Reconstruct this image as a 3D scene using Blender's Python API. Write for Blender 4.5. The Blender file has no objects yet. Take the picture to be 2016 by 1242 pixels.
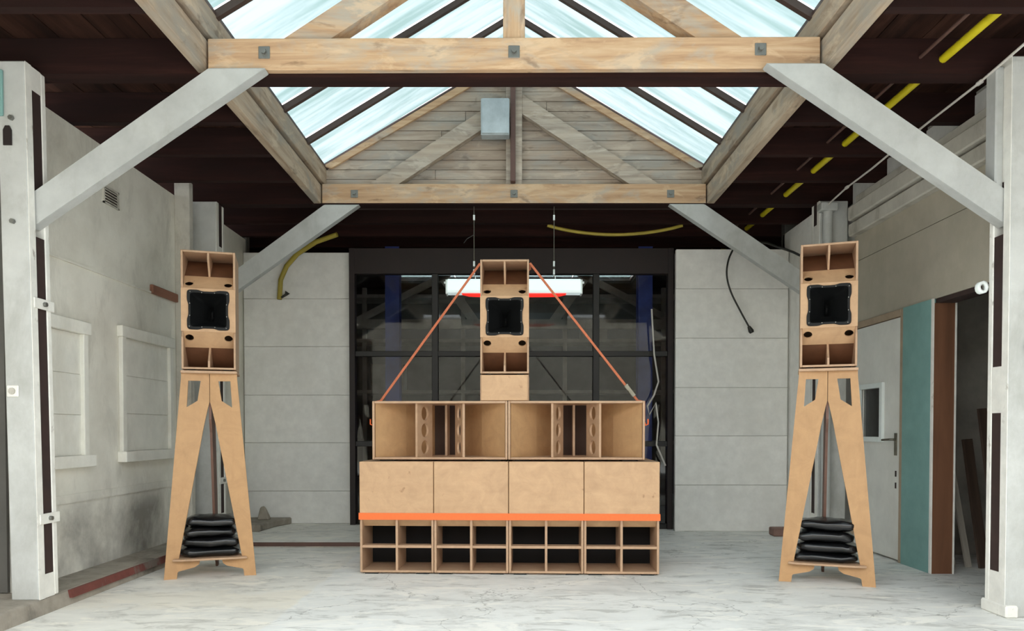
import bpy, math, random
from mathutils import Vector, Matrix, noise
from mathutils.geometry import tessellate_polygon
random.seed(7)
R = math.radians
scene = bpy.context.scene
COL = scene.collection

# ------------------------------------------------------------------ camera, sky, exposure
cam_d = bpy.data.cameras.new('camera')
cam = bpy.data.objects.new('camera', cam_d)
COL.objects.link(cam)
cam.location = (0, 0, 1.12)
cam.rotation_euler = (R(90 - 1.2), 0, 0)
cam_d.sensor_fit = 'HORIZONTAL'
cam_d.sensor_width = 36
cam_d.lens = 36 * 1456 / 2016
cam_d.shift_x = -4 / 2016
cam_d.shift_y = 255 / 2016
cam_d.clip_start = 0.05
scene.camera = cam

world = bpy.data.worlds.new('world')
scene.world = world
world.use_nodes = True
bg = world.node_tree.nodes['Background']
bg.inputs[0].default_value = (0.92, 0.965, 1.0, 1)
bg.inputs[1].default_value = 4.3
scene.view_settings.view_transform = 'Standard'
scene.view_settings.look = 'None'
scene.view_settings.gamma = 1
scene.view_settings.use_curve_mapping = False
scene.view_settings.exposure = 0.35
try:
    scene.cycles.max_bounces = 10
    scene.cycles.diffuse_bounces = 6
    scene.cycles.transparent_max_bounces = 16
    scene.cycles.caustics_reflective = False
    scene.cycles.caustics_refractive = False
    scene.cycles.sample_clamp_indirect = 6
except Exception:
    pass


# ------------------------------------------------------------------ helpers
def lin(c):
    return tuple(((v / 255) / 12.92 if v <= 10 else (((v / 255) + 0.055) / 1.055) ** 2.4) for v in c) + (1,)


class MB:
    """collects shapes of ONE mesh"""
    def __init__(s):
        s.v, s.f, s.sm = [], [], set()

    def add(s, vs, fs, smooth=False):
        b = len(s.v)
        s.v += [tuple(p) for p in vs]
        for f in fs:
            if smooth:
                s.sm.add(len(s.f))
            s.f.append(tuple(b + i for i in f))
        return s

    def box(s, x0, x1, y0, y1, z0, z1):
        x0, x1 = min(x0, x1), max(x0, x1)
        y0, y1 = min(y0, y1), max(y0, y1)
        z0, z1 = min(z0, z1), max(z0, z1)
        v = [(x0, y0, z0), (x1, y0, z0), (x1, y1, z0), (x0, y1, z0), (x0, y0, z1), (x1, y0, z1), (x1, y1, z1), (x0, y1, z1)]
        return s.add(v, [(0, 3, 2, 1), (4, 5, 6, 7), (0, 1, 5, 4), (1, 2, 6, 5), (2, 3, 7, 6), (3, 0, 4, 7)])

    def plate(s, outer, holes, a, b, fn):
        """polygon with holes in (p,q), extruded from a to b; fn(p,q,t) gives the point"""
        loops = [outer] + list(holes)
        flat = [p for l in loops for p in l]
        tris = tessellate_polygon([[Vector((p[0], p[1], 0)) for p in l] for l in loops])
        n = len(flat)
        vs = [fn(p[0], p[1], a) for p in flat] + [fn(p[0], p[1], b) for p in flat]
        fs = []
        nrm = (Vector(fn(1, 0, 0)) - Vector(fn(0, 0, 0))).cross(Vector(fn(0, 1, 0)) - Vector(fn(0, 0, 0)))
        ext = Vector(fn(0, 0, b)) - Vector(fn(0, 0, a))
        flip = nrm.dot(ext) > 0
        for t in tris:
            t = tuple(t)
            ar = (flat[t[1]][0] - flat[t[0]][0]) * (flat[t[2]][1] - flat[t[0]][1]) - (flat[t[2]][0] - flat[t[0]][0]) * (flat[t[1]][1] - flat[t[0]][1])
            if ar < 0:
                t = t[::-1]
            if flip:
                fs.append(t[::-1]); fs.append(tuple(i + n for i in t))
            else:
                fs.append(t); fs.append(tuple(i + n for i in t[::-1]))
        o = 0
        for li, l in enumerate(loops):
            k = len(l)
            area = sum(l[i][0] * l[(i + 1) % k][1] - l[(i + 1) % k][0] * l[i][1] for i in range(k))
            ccw = (area > 0) != (li > 0)
            for i in range(k):
                j = (i + 1) % k
                q = (o + i, o + j, o + j + n, o + i + n)
                if ccw != flip:
                    q = q[::-1]
                fs.append(q)
            o += k
        return s.add(vs, fs)

    def prism_y(s, poly, y0, y1):        # poly in (x,z)
        return s.plate(poly, [], y0, y1, lambda p, q, t: (p, t, q))

    def prism_x(s, poly, x0, x1):        # poly in (y,z)
        return s.plate(poly, [], x0, x1, lambda p, q, t: (t, p, q))

    def prism_z(s, poly, z0, z1):
        return s.plate(poly, [], z0, z1, lambda p, q, t: (p, q, t))

    def tube(s, pts, r, n=8, cap=True):
        pts = [Vector(p) for p in pts]
        rings = []
        up = None
        for i, p in enumerate(pts):
            d = (pts[min(i + 1, len(pts) - 1)] - pts[max(i - 1, 0)]).normalized()
            if up is None:
                up = d.orthogonal().normalized()
            up = (up - d * up.dot(d)).normalized()
            w = d.cross(up)
            rr = r[i] if isinstance(r, (list, tuple)) else r
            rings.append([p + (up * math.cos(2 * math.pi * k / n) + w * math.sin(2 * math.pi * k / n)) * rr for k in range(n)])
        vs = [v for ring in rings for v in ring]
        fs = []
        for i in range(len(rings) - 1):
            for k in range(n):
                a, b2 = i * n + k, i * n + (k + 1) % n
                fs.append((a, b2, b2 + n, a + n))
        s.add(vs, fs, True)
        if cap:
            s.add(rings[0], [tuple(range(n))[::-1]])
            s.add(rings[-1], [tuple(range(n))])
        return s

    def loft(s, loops, smooth=True):
        n = len(loops[0])
        vs = [p for l in loops for p in l]
        fs = []
        for i in range(len(loops) - 1):
            for k in range(n):
                a, b2 = i * n + k, i * n + (k + 1) % n
                fs.append((a, b2, b2 + n, a + n))
        return s.add(vs, fs, smooth)

    def band(s, pts, wdir, w, th):
        """flat webbing along pts; wdir = width direction"""
        pts = [Vector(p) for p in pts]
        wd = Vector(wdir).normalized() * w / 2
        vs = []
        for i, p in enumerate(pts):
            d = (pts[min(i + 1, len(pts) - 1)] - pts[max(i - 1, 0)]).normalized()
            nn = d.cross(wd).normalized() * th / 2
            vs += [p + wd + nn, p - wd + nn, p - wd - nn, p + wd - nn]
        fs = [(0, 1, 2, 3), tuple(len(vs) - 4 + k for k in (3, 2, 1, 0))]
        for i in range(len(pts) - 1):
            for k in range(4):
                a, b2 = i * 4 + k, i * 4 + (k + 1) % 4
                fs.append((b2, a, a + 4, b2 + 4))
        return s.add(vs, fs)


WL = {}


def wl(o):
    return WL.get(o.name, Vector((0, 0, 0))) if o else Vector((0, 0, 0))


def obj(name, mb, m, parent=None, local=False, bevel=0, loc=None):
    """link a mesh as one object. Coordinates are world unless local=True (then in the parent's frame)"""
    off = Vector((0, 0, 0)) if local else wl(parent)
    me = bpy.data.meshes.new(name)
    L = Vector(loc) if loc is not None else Vector((0, 0, 0))
    me.from_pydata([tuple(Vector(v) - off - L) for v in mb.v], [], mb.f)
    for i, p in enumerate(me.polygons):
        p.use_smooth = i in mb.sm
    me.update()
    me.materials.append(m)
    o = bpy.data.objects.new(name, me)
    COL.objects.link(o)
    o.location = L
    if parent:
        o.parent = parent
    WL[o.name] = off + L
    if bevel:
        b = o.modifiers.new('bevel', 'BEVEL')
        b.width = bevel
        b.segments = 1
        b.limit_method = 'ANGLE'
    return o


def tag(o, label, cat, group=None):
    o['label'] = label
    o['category'] = cat
    if group:
        o['group'] = group
    return o


def struct(o):
    o['kind'] = 'structure'
    return o


def thing(name, label, cat, loc=(0, 0, 0), rotz=0, group=None):
    o = bpy.data.objects.new(name, None)
    o.empty_display_size = 0.1
    COL.objects.link(o)
    o.location = loc
    o.rotation_euler = (0, 0, rotz)
    WL[o.name] = Vector(loc)
    return tag(o, label, cat, group)


def copy_tree(o, parent=None):
    c = o.copy()
    COL.objects.link(c)
    if parent:
        c.parent = parent
    for ch in [q for q in scene.objects if q.parent == o]:
        copy_tree(ch, c)
    return c


# ------------------------------------------------------------------ materials
def nt_new(name):
    m = bpy.data.materials.new(name)
    m.use_nodes = True
    nt = m.node_tree
    return m, nt, nt.nodes['Principled BSDF']


def N(nt, t, **kw):
    n = nt.nodes.new(t)
    for k, v in kw.items():
        setattr(n, k, v)
    return n


def coords(nt, scale=(1, 1, 1), loc=(0, 0, 0)):
    tc = N(nt, 'ShaderNodeTexCoord')
    mp = N(nt, 'ShaderNodeMapping')
    mp.inputs['Scale'].default_value = scale
    mp.inputs['Location'].default_value = loc
    nt.links.new(tc.outputs['Object'], mp.inputs[0])
    return mp.outputs[0]


def noise_n(nt, vec, scale, detail=5, rough=0.6, dist=0.0):
    n = N(nt, 'ShaderNodeTexNoise')
    n.inputs['Scale'].default_value = scale
    n.inputs['Detail'].default_value = detail
    n.inputs['Roughness'].default_value = rough
    n.inputs['Distortion'].default_value = dist
    nt.links.new(vec, n.inputs['Vector'])
    return n.outputs['Fac']


def ramp(nt, fac, stops):
    r = N(nt, 'ShaderNodeValToRGB')
    e = r.color_ramp.elements
    while len(e) < len(stops):
        e.new(0.5)
    for i, (p, c) in enumerate(stops):
        e[i].position = p
        e[i].color = c if len(c) == 4 else lin(c)
    nt.links.new(fac, r.inputs[0])
    return r.outputs[0]


def mixc(nt, fac, a, b, mode='MIX'):
    m = N(nt, 'ShaderNodeMix', data_type='RGBA', blend_type=mode)
    if isinstance(fac, (int, float)):
        m.inputs[0].default_value = fac
    else:
        nt.links.new(fac, m.inputs[0])
    for v, i in ((a, 6), (b, 7)):
        if isinstance(v, tuple):
            m.inputs[i].default_value = v
        else:
            nt.links.new(v, m.inputs[i])
    return m.outputs[2]


def bump(nt, bs, h, strength, dist=0.01):
    b = N(nt, 'ShaderNodeBump')
    b.inputs['Strength'].default_value = strength
    b.inputs['Distance'].default_value = dist
    nt.links.new(h, b.inputs['Height'])
    nt.links.new(b.outputs[0], bs.inputs['Normal'])


def object_tint(nt, colour, amount):
    """every piece slightly lighter or darker than the next"""
    oi = N(nt, 'ShaderNodeObjectInfo')
    mr = N(nt, 'ShaderNodeMapRange')
    mr.inputs[3].default_value = 1 - amount
    mr.inputs[4].default_value = 1 + amount
    nt.links.new(oi.outputs['Random'], mr.inputs[0])
    hs = N(nt, 'ShaderNodeHueSaturation')
    nt.links.new(mr.outputs[0], hs.inputs['Value'])
    nt.links.new(colour, hs.inputs['Color'])
    return hs.outputs[0]


def wood(name, dark, mid, light, axis='x', grain=14, rough=0.65, blotch=None, blotch_amt=0.5, bstr=0.25, tint=0.0, blotch_scale=1.6, knots=0.0, spec=0.4):
    m, nt, bs = nt_new(name)
    st = {'x': (0.07, 1, 1), 'y': (1, 0.07, 1), 'z': (1, 1, 0.07)}[axis]
    v = coords(nt, st)
    g = noise_n(nt, v, grain, 7, 0.65, 0.4)
    c = ramp(nt, g, [(0.28, dark), (0.5, mid), (0.72, light)])
    if blotch:
        st2 = {'x': (0.4, 1, 1), 'y': (1, 0.4, 1), 'z': (1, 1, 0.4)}[axis]
        f = noise_n(nt, coords(nt, st2, (3, 7, 1)), blotch_scale * 2.2, 5, 0.65, 0.6)
        k = ramp(nt, f, [(0.47, (0, 0, 0, 1)), (0.62, (blotch_amt, blotch_amt, blotch_amt, 1))])
        c = mixc(nt, k, c, lin(blotch))
    if knots:
        f = noise_n(nt, coords(nt, st2, (11, 4, 8)), 9, 4, 0.6, 0.5)
        k = ramp(nt, f, [(0.60, (0, 0, 0, 1)), (0.70, (knots, knots, knots, 1))])
        c = mixc(nt, k, c, lin(tuple(v * 0.72 for v in dark)))
        f = noise_n(nt, coords(nt, st2, (1, 14, 3)), 6, 5, 0.65, 0.7)
        k = ramp(nt, f, [(0.55, (0, 0, 0, 1)), (0.64, (knots, knots, knots, 1))])
        c = mixc(nt, k, c, lin(tuple(min(255, v * 1.06) for v in light)))
    if tint:
        c = object_tint(nt, c, tint)
    nt.links.new(c, bs.inputs['Base Color'])
    bs.inputs['Roughness'].default_value = rough
    bs.inputs['Specular IOR Level'].default_value = spec
    bump(nt, bs, g, bstr, 0.004)
    return m


def plain(name, col, rough=0.6, var=0.12, scale=6, metal=0.0, dirt=None, dirt_amt=0.5, dirt_scale=2.0, bstr=0.08, lo=0.5, hi=0.68, tint=0.0):
    m, nt, bs = nt_new(name)
    v = coords(nt)
    f = noise_n(nt, v, scale, 6, 0.65)
    a = tuple(max(0, min(255, c * (1 - var))) for c in col)
    b = tuple(max(0, min(255, c * (1 + var))) for c in col)
    c = ramp(nt, f, [(0.3, a), (0.7, b)])
    if dirt:
        d = noise_n(nt, coords(nt, (1, 1, 0.5), (5, 2, 9)), dirt_scale, 7, 0.7, 0.3)
        k = ramp(nt, d, [(lo, (0, 0, 0, 1)), (hi, (dirt_amt, dirt_amt, dirt_amt, 1))])
        c = mixc(nt, k, c, lin(dirt))
    if tint:
        c = object_tint(nt, c, tint)
    nt.links.new(c, bs.inputs['Base Color'])
    bs.inputs['Roughness'].default_value = rough
    bs.inputs['Metallic'].default_value = metal
    if bstr:
        bump(nt, bs, f, bstr, 0.004)
    return m


def ply(name, a, b, axis, flecks=0.6):
    m, nt, bs = nt_new(name)
    st = {'x': (0.15, 1, 1), 'z': (1, 1, 0.15)}[axis]
    oi = N(nt, 'ShaderNodeObjectInfo')
    ad = N(nt, 'ShaderNodeVectorMath', operation='ADD')
    cm = N(nt, 'ShaderNodeCombineXYZ')
    ml = N(nt, 'ShaderNodeMath', operation='MULTIPLY')
    nt.links.new(oi.outputs['Random'], ml.inputs[0])
    ml.inputs[1].default_value = 40
    nt.links.new(ml.outputs[0], cm.inputs[0])
    nt.links.new(ml.outputs[0], cm.inputs[1])
    nt.links.new(coords(nt), ad.inputs[0])
    nt.links.new(cm.outputs[0], ad.inputs[1])
    mp = N(nt, 'ShaderNodeMapping')
    mp.inputs['Scale'].default_value = st
    nt.links.new(ad.outputs[0], mp.inputs[0])
    g = noise_n(nt, mp.outputs[0], 30, 6, 0.6, 0.3)
    w = noise_n(nt, ad.outputs[0], 7, 6, 0.7, 0.8)
    c1 = ramp(nt, g, [(0.3, a), (0.7, b)])
    c2 = ramp(nt, w, [(0.3, tuple(v * 0.93 for v in a)), (0.68, tuple(min(255, v * 1.05) for v in b))])
    c = mixc(nt, 0.55, c1, c2)
    if flecks:
        f = noise_n(nt, ad.outputs[0], 13, 3, 0.5)
        k = ramp(nt, f, [(0.70, (0, 0, 0, 1)), (0.76, (flecks, flecks, flecks, 1))])
        c = mixc(nt, k, c, lin((140, 100, 66)))
    c = object_tint(nt, c, 0.03)
    nt.links.new(c, bs.inputs['Base Color'])
    bs.inputs['Roughness'].default_value = 0.55
    bump(nt, bs, g, 0.05, 0.003)
    return m


M = {}
M['ply'] = ply('birch_plywood', (188, 150, 114), (199, 162, 125), 'x')
M['ply_v'] = ply('birch_plywood_upright', (180, 140, 99), (190, 151, 109), 'z')
M['ply_edge'] = ply('plywood_edges', (178, 144, 115), (188, 155, 126), 'x', 0.0)
M['stand'] = ply('stand_plywood', (180, 138, 95), (190, 149, 105), 'z', 0.2)
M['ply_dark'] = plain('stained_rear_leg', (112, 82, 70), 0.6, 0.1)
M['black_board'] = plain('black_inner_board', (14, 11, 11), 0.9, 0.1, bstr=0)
M['black_plastic'] = plain('black_horn_plastic', (13, 14, 15), 0.6, 0.08, 30, bstr=0)
M['black_plastic'].node_tree.nodes['Principled BSDF'].inputs['Specular IOR Level'].default_value = 0.3
M['cavity_shade'] = plain('cavity_shade_brown', (112, 74, 50), 0.7, 0.1)  # brown carries the shade inside the speaker cavities, not a stain
M['throat'] = plain('throat_shade_brown', (58, 38, 28), 0.8, 0.1)  # deep shadow of the horn throat put into the board colour
M['screw'] = plain('grey_screw', (130, 130, 125), 0.4, 0.05, 6, 0.7)
M['rubber'] = plain('black_rubber', (16, 16, 16), 0.8, 0.05)
M['bag'] = plain('black_bag_plastic', (15, 15, 17), 0.22, 0.1, 16, bstr=0.7)
M['orange'] = plain('orange_webbing', (255, 112, 52), 0.65, 0.05, 60)
M['orange_dim'] = plain('worn_orange_webbing', (198, 112, 78), 0.7, 0.07, 60)
M['steel'] = plain('zinc_steel', (120, 116, 104), 0.4, 0.1, 20, 0.8)
M['timber_x'] = wood('weathered_timber_lengthwise', (158, 122, 92), (190, 156, 122), (206, 178, 146), 'x', 22, 0.8, (172, 164, 152), 0.8, 0.4, 0.05, 1.7, 0.55)
M['timber_y'] = wood('weathered_timber_kerb', (140, 120, 100), (172, 152, 130), (190, 172, 150), 'y', 22, 0.8, (152, 146, 136), 0.8, 0.4, 0.05, 1.7, 0.55)
M['timber_z'] = wood('weathered_timber_upright', (150, 116, 88), (186, 152, 118), (204, 174, 142), 'z', 22, 0.8, (176, 168, 156), 0.8, 0.4, 0.05, 1.7, 0.55)
M['grey_timber'] = wood('grey_weathered_timber', (132, 120, 108), (170, 158, 144), (194, 184, 170), 'x', 22, 0.85, (184, 166, 146), 0.6, 0.4, 0.06, 2.0, 0.55)
M['gable_plank'] = wood('gable_boarding', (138, 122, 108), (170, 154, 138), (188, 174, 158), 'x', 22, 0.85, (158, 156, 150), 0.6, 0.4, 0.09, 2.0, 0.5)
M['bar'] = plain('dark_glazing_bar', (74, 58, 52), 0.5, 0.1)
M['brown_batten'] = plain('brown_batten', (92, 66, 58), 0.6, 0.08)
M['deck'] = wood('dark_roof_boarding', (34, 21, 17), (54, 34, 27), (78, 52, 42), 'y', 10, 0.9, (28, 18, 15), 0.6, 0.3, 0.25, 1.6, 0.0, 0.1)
M['joist'] = wood('dark_brown_joist', (30, 15, 13), (41, 22, 19), (58, 33, 28), 'x', 10, 0.95, (34, 22, 19), 0.5, 0.3, 0.15, 1.6, 0.0, 0.2)
M['felt'] = plain('roof_felt', (40, 36, 34), 0.9)
M['grey_paint'] = plain('grey_painted_timber', (182, 184, 182), 0.6, 0.05, 5, dirt=(158, 158, 152), dirt_amt=0.6, dirt_scale=3)
M['white_flaky'] = plain('flaking_white_paint', (228, 226, 219), 0.6, 0.05, 8, dirt=(128, 116, 102), dirt_amt=0.8, dirt_scale=7, lo=0.62, hi=0.7)
M['post_face'] = plain('old_grey_post_paint', (190, 191, 188), 0.65, 0.05, 4, dirt=(160, 160, 154), dirt_amt=0.7, dirt_scale=2.5)
M['slot'] = plain('dark_brown_spacer', (50, 34, 31), 0.75, 0.12, 9)
M['white_block'] = plain('white_wall_block', (238, 237, 233), 0.85, 0.03, 9, bstr=0.12, dirt=(226, 224, 218), dirt_amt=0.5, dirt_scale=1.5, tint=0.02)
M['mortar'] = plain('grey_joint', (188, 186, 181), 0.9, 0.05)
M['beige_sheet'] = plain('beige_wall_sheet', (176, 168, 152), 0.8, 0.04, 4, dirt=(160, 152, 134), dirt_amt=0.6, dirt_scale=1.2)
M['trim_white'] = plain('old_white_boards', (198, 194, 184), 0.75, 0.06, 4, dirt=(150, 142, 130), dirt_amt=0.7, dirt_scale=4)
M['window_board'] = plain('whitewashed_board', (228, 226, 217), 0.75, 0.04, 4, dirt=(206, 202, 190), dirt_amt=0.6, dirt_scale=2.5)
M['door_white'] = plain('white_door_paint', (228, 227, 221), 0.5, 0.03, 4, dirt=(212, 210, 202), dirt_amt=0.5)
M['door_frame'] = plain('beige_door_frame', (168, 148, 126), 0.6, 0.06)
M['teal'] = plain('teal_paint', (124, 164, 159), 0.7, 0.05, 5)
M['brown_jamb'] = wood('brown_jamb', (88, 58, 40), (108, 72, 50), (120, 82, 58), 'z', 10, 0.7, None, 0, 0.1)
M['dark_wall'] = plain('dim_grey_plaster', (176, 172, 164), 0.9, 0.12, 3)
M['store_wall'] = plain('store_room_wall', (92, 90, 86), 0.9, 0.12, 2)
M['blue'] = plain('blue_steel_column', (44, 64, 140), 0.5, 0.1)
M['steel_black'] = plain('black_steel_frame', (22, 20, 19), 0.5, 0.15)
M['rust'] = plain('dark_red_brown_steel', (30, 18, 17), 0.6, 0.15)
M['yellow'] = plain('yellow_hose', (206, 190, 30), 0.45, 0.06)
M['yellow_dull'] = plain('dusty_yellow_hose', (170, 152, 60), 0.5, 0.06)
M['white_cable'] = plain('white_cable', (206, 202, 196), 0.5, 0.03)
M['black_cable'] = plain('black_cable', (40, 40, 36), 0.5, 0.03)
M['box_metal'] = plain('galvanised_box', (176, 186, 190), 0.45, 0.08, 4, 0.15, dirt=(150, 160, 164), dirt_amt=0.6, dirt_scale=4)
M['lamp_white'] = plain('white_enamel', (232, 238, 236), 0.35, 0.02)
M['red_kerb'] = plain('worn_red_kerb_paint', (112, 62, 54), 0.75, 0.12, 5, dirt=(120, 112, 104), dirt_amt=0.9, dirt_scale=3, lo=0.5, hi=0.6)
M['kerb'] = plain('old_kerb_concrete', (150, 142, 130), 0.9, 0.12, 5, dirt=(96, 90, 82), dirt_amt=0.8, dirt_scale=3)
M['brick'] = plain('reddish_brick', (132, 104, 94), 0.9, 0.12)
M['wood_red'] = wood('reddish_batten', (118, 78, 60), (140, 96, 76), (156, 110, 90), 'y', 12)
M['board_grey'] = wood('grey_plank', (168, 160, 148), (196, 188, 176), (212, 206, 194), 'z', 12, 0.8)
M['board_dark'] = wood('dark_plank', (58, 46, 38), (78, 62, 52), (92, 76, 66), 'z', 12, 0.8)


def make_wall_left():
    m, nt, bs = nt_new('stained_white_plaster')
    v = coords(nt)
    f = noise_n(nt, v, 2.2, 7, 0.65)
    c = ramp(nt, f, [(0.3, (212, 208, 196)), (0.6, (230, 227, 216))])
    s1 = noise_n(nt, coords(nt, (1, 1, 0.45), (2, 5, 1)), 2.6, 8, 0.7, 0.4)
    k1 = ramp(nt, s1, [(0.5, (0, 0, 0, 1)), (0.7, (0.65, 0.65, 0.65, 1))])
    c = mixc(nt, k1, c, lin((178, 174, 162)))
    # dirt splashed up from the floor
    sep = N(nt, 'ShaderNodeSeparateXYZ')
    nt.links.new(v, sep.inputs[0])
    mr = N(nt, 'ShaderNodeMapRange')
    mr.inputs[1].default_value = 0.80
    mr.inputs[2].default_value = 0.45
    nt.links.new(sep.outputs[2], mr.inputs[0])
    s2 = noise_n(nt, coords(nt, (1, 1, 0.7), (9, 1, 4)), 2.0, 6, 0.62, 0.2)
    k2 = ramp(nt, s2, [(0.36, (0, 0, 0, 1)), (0.66, (0.9, 0.9, 0.9, 1))])
    mul = mixc(nt, 1.0, k2, mr.outputs[0], 'MULTIPLY')
    c = mixc(nt, mul, c, lin((122, 118, 111)))
    nt.links.new(c, bs.inputs['Base Color'])
    bs.inputs['Roughness'].default_value = 0.85
    bump(nt, bs, noise_n(nt, v, 9, 6, 0.6), 0.25, 0.01)
    return m


def make_floor():
    m, nt, bs = nt_new('worn_concrete')
    v = coords(nt)
    a = noise_n(nt, coords(nt, (0.8, 1.5, 1)), 1.6, 8, 0.68, 0.5)
    c = ramp(nt, a, [(0.3, (204, 204, 200)), (0.48, (228, 228, 224)), (0.66, (238, 238, 234))])
    b = noise_n(nt, coords(nt, (0.7, 1.8, 1), (4, 3, 0)), 4.5, 8, 0.7, 0.8)
    kb = ramp(nt, b, [(0.52, (0, 0, 0, 1)), (0.62, (0.65, 0.65, 0.65, 1))])
    c = mixc(nt, kb, c, lin((178, 177, 171)))
    b2 = noise_n(nt, coords(nt, (0.7, 1.8, 1), (14, 8, 0)), 3.2, 8, 0.7, 0.9)
    kb2 = ramp(nt, b2, [(0.53, (0, 0, 0, 1)), (0.60, (0.9, 0.9, 0.9, 1))])
    c = mixc(nt, kb2, c, lin((242, 240, 233)))
    # older, warmer slab along the left wall (joint at x = -1.41) and a pale repair strip on it
    sep = N(nt, 'ShaderNodeSeparateXYZ')
    nt.links.new(v, sep.inputs[0])

    def step(sock, edge, soft, less):
        mr = N(nt, 'ShaderNodeMapRange')
        mr.inputs[1].default_value = edge + (soft if less else -soft)
        mr.inputs[2].default_value = edge - (soft if less else -soft)
        nt.links.new(sock, mr.inputs[0])
        return mr.outputs[0]
    wob = N(nt, 'ShaderNodeMath', operation='MULTIPLY_ADD')
    nt.links.new(noise_n(nt, v, 3, 4), wob.inputs[0])
    wob.inputs[1].default_value = 0.10
    nt.links.new(sep.outputs[0], wob.inputs[2])
    left = step(wob.outputs[0], -1.36, 0.015, True)
    c = mixc(nt, 1.0, c, mixc(nt, left, (1, 1, 1, 1), (1.0, 0.975, 0.935, 1)), 'MULTIPLY')
    woby = N(nt, 'ShaderNodeMath', operation='MULTIPLY_ADD')
    nt.links.new(noise_n(nt, v, 2.4, 5), woby.inputs[0])
    woby.inputs[1].default_value = 0.7
    nt.links.new(sep.outputs[1], woby.inputs[2])
    mm = N(nt, 'ShaderNodeMath', operation='MULTIPLY')
    nt.links.new(step(woby.outputs[0], 4.98, 0.05, False), mm.inputs[0])
    nt.links.new(step(woby.outputs[0], 5.42, 0.06, True), mm.inputs[1])
    m2 = N(nt, 'ShaderNodeMath', operation='MULTIPLY')
    nt.links.new(mm.outputs[0], m2.inputs[0])
    nt.links.new(left, m2.inputs[1])
    m3 = N(nt, 'ShaderNodeMath', operation='MULTIPLY')
    nt.links.new(m2.outputs[0], m3.inputs[0])
    m3.inputs[1].default_value = 0.5
    c = mixc(nt, m3.outputs[0], c, lin((236, 228, 212)))
    # cracks
    vo = N(nt, 'ShaderNodeTexVoronoi', feature='DISTANCE_TO_EDGE')
    vo.inputs['Scale'].default_value = 0.55
    dv = N(nt, 'ShaderNodeVectorMath', operation='ADD')
    nz = N(nt, 'ShaderNodeTexNoise')
    nz.inputs['Scale'].default_value = 2.2
    nz.inputs['Detail'].default_value = 6
    nt.links.new(v, nz.inputs['Vector'])
    nt.links.new(nz.outputs['Color'], dv.inputs[0])
    nt.links.new(v, dv.inputs[1])
    nt.links.new(dv.outputs[0], vo.inputs['Vector'])
    kc = ramp(nt, vo.outputs['Distance'], [(0.0, (0.6, 0.6, 0.6, 1)), (0.004, (0, 0, 0, 1))])
    c = mixc(nt, kc, c, lin((120, 118, 112)))
    nt.links.new(c, bs.inputs['Base Color'])
    rr = N(nt, 'ShaderNodeMapRange')
    nt.links.new(a, rr.inputs[0])
    rr.inputs[3].default_value = 0.5
    rr.inputs[4].default_value = 0.85
    nt.links.new(rr.outputs[0], bs.inputs['Roughness'])
    bump(nt, bs, b, 0.15, 0.006)
    return m


def make_glass(name, tint, streak, refl=True, axis_scale=(6, 0.8, 0.8)):
    m, nt, bs = nt_new(name)
    nt.nodes.remove(bs)
    out = nt.nodes['Material Output']
    tr = N(nt, 'ShaderNodeBsdfTransparent')
    v = coords(nt, axis_scale)
    f = noise_n(nt, v, 1.5, 5, 0.6, 0.3)
    c = ramp(nt, f, [(0.36, streak), (0.58, tint)])
    nt.links.new(c, tr.inputs[0])
    gl = N(nt, 'ShaderNodeBsdfGlossy')
    gl.inputs['Roughness'].default_value = 0.03
    lw = N(nt, 'ShaderNodeLayerWeight')
    lw.inputs[0].default_value = 0.5
    pw = N(nt, 'ShaderNodeMath', operation='POWER')
    nt.links.new(lw.outputs['Facing'], pw.inputs[0])
    pw.inputs[1].default_value = 5
    fr = N(nt, 'ShaderNodeMath', operation='MULTIPLY_ADD')
    nt.links.new(pw.outputs[0], fr.inputs[0])
    fr.inputs[1].default_value = 0.8
    fr.inputs[2].default_value = 0.022
    mx = N(nt, 'ShaderNodeMixShader')
    nt.links.new(fr.outputs[0], mx.inputs[0])
    nt.links.new(tr.outputs[0], mx.inputs[1])
    nt.links.new(gl.outputs[0], mx.inputs[2])
    nt.links.new(mx.outputs[0], out.inputs[0])
    return m


M['wall_left'] = make_wall_left()
M['floor'] = make_floor()
M['sky_glass'] = make_glass('streaked_roof_glass', (0.455, 0.49, 0.495, 1), (0.335, 0.395, 0.385, 1), axis_scale=(0.5, 5, 0.5))
M['dark_glass'] = make_glass('dusty_window_glass', (0.88, 0.89, 0.89, 1), (0.72, 0.73, 0.73, 1), axis_scale=(1, 1, 1))
m, nt, bs = nt_new('red_lamp_glow')
bs.inputs['Base Color'].default_value = lin((220, 30, 24))
bs.inputs['Emission Color'].default_value = (1.0, 0.03, 0.02, 1)
bs.inputs['Emission Strength'].default_value = 0.9
M['red_lamp'] = m
m, nt, bs = nt_new('lit_lamp_diffuser')
bs.inputs['Base Color'].default_value = lin((232, 240, 240))
bs.inputs['Emission Color'].default_value = (0.82, 1.0, 1.0, 1)
bs.inputs['Emission Strength'].default_value = 0.35
M['lamp_glow'] = m

# ================================================================== THE SETTING
Y0 = 1.3       # unseen front of the shed, cut open here to let in sky light
WL_X, WR_X = -3.15, 3.25

floor = struct(obj('floor', MB().box(-14, 14, -9.3, 13, -0.2, 0), M['floor']))
obj('raised_slab', MB().box(-2.9, -1.2, 7.02, 8.5, 0, 0.05), M['floor'], floor)
obj('slab_edging', MB().box(-2.9, -1.2, 7.0, 7.02, 0.012, 0.048), M['brown_batten'], floor)

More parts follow.
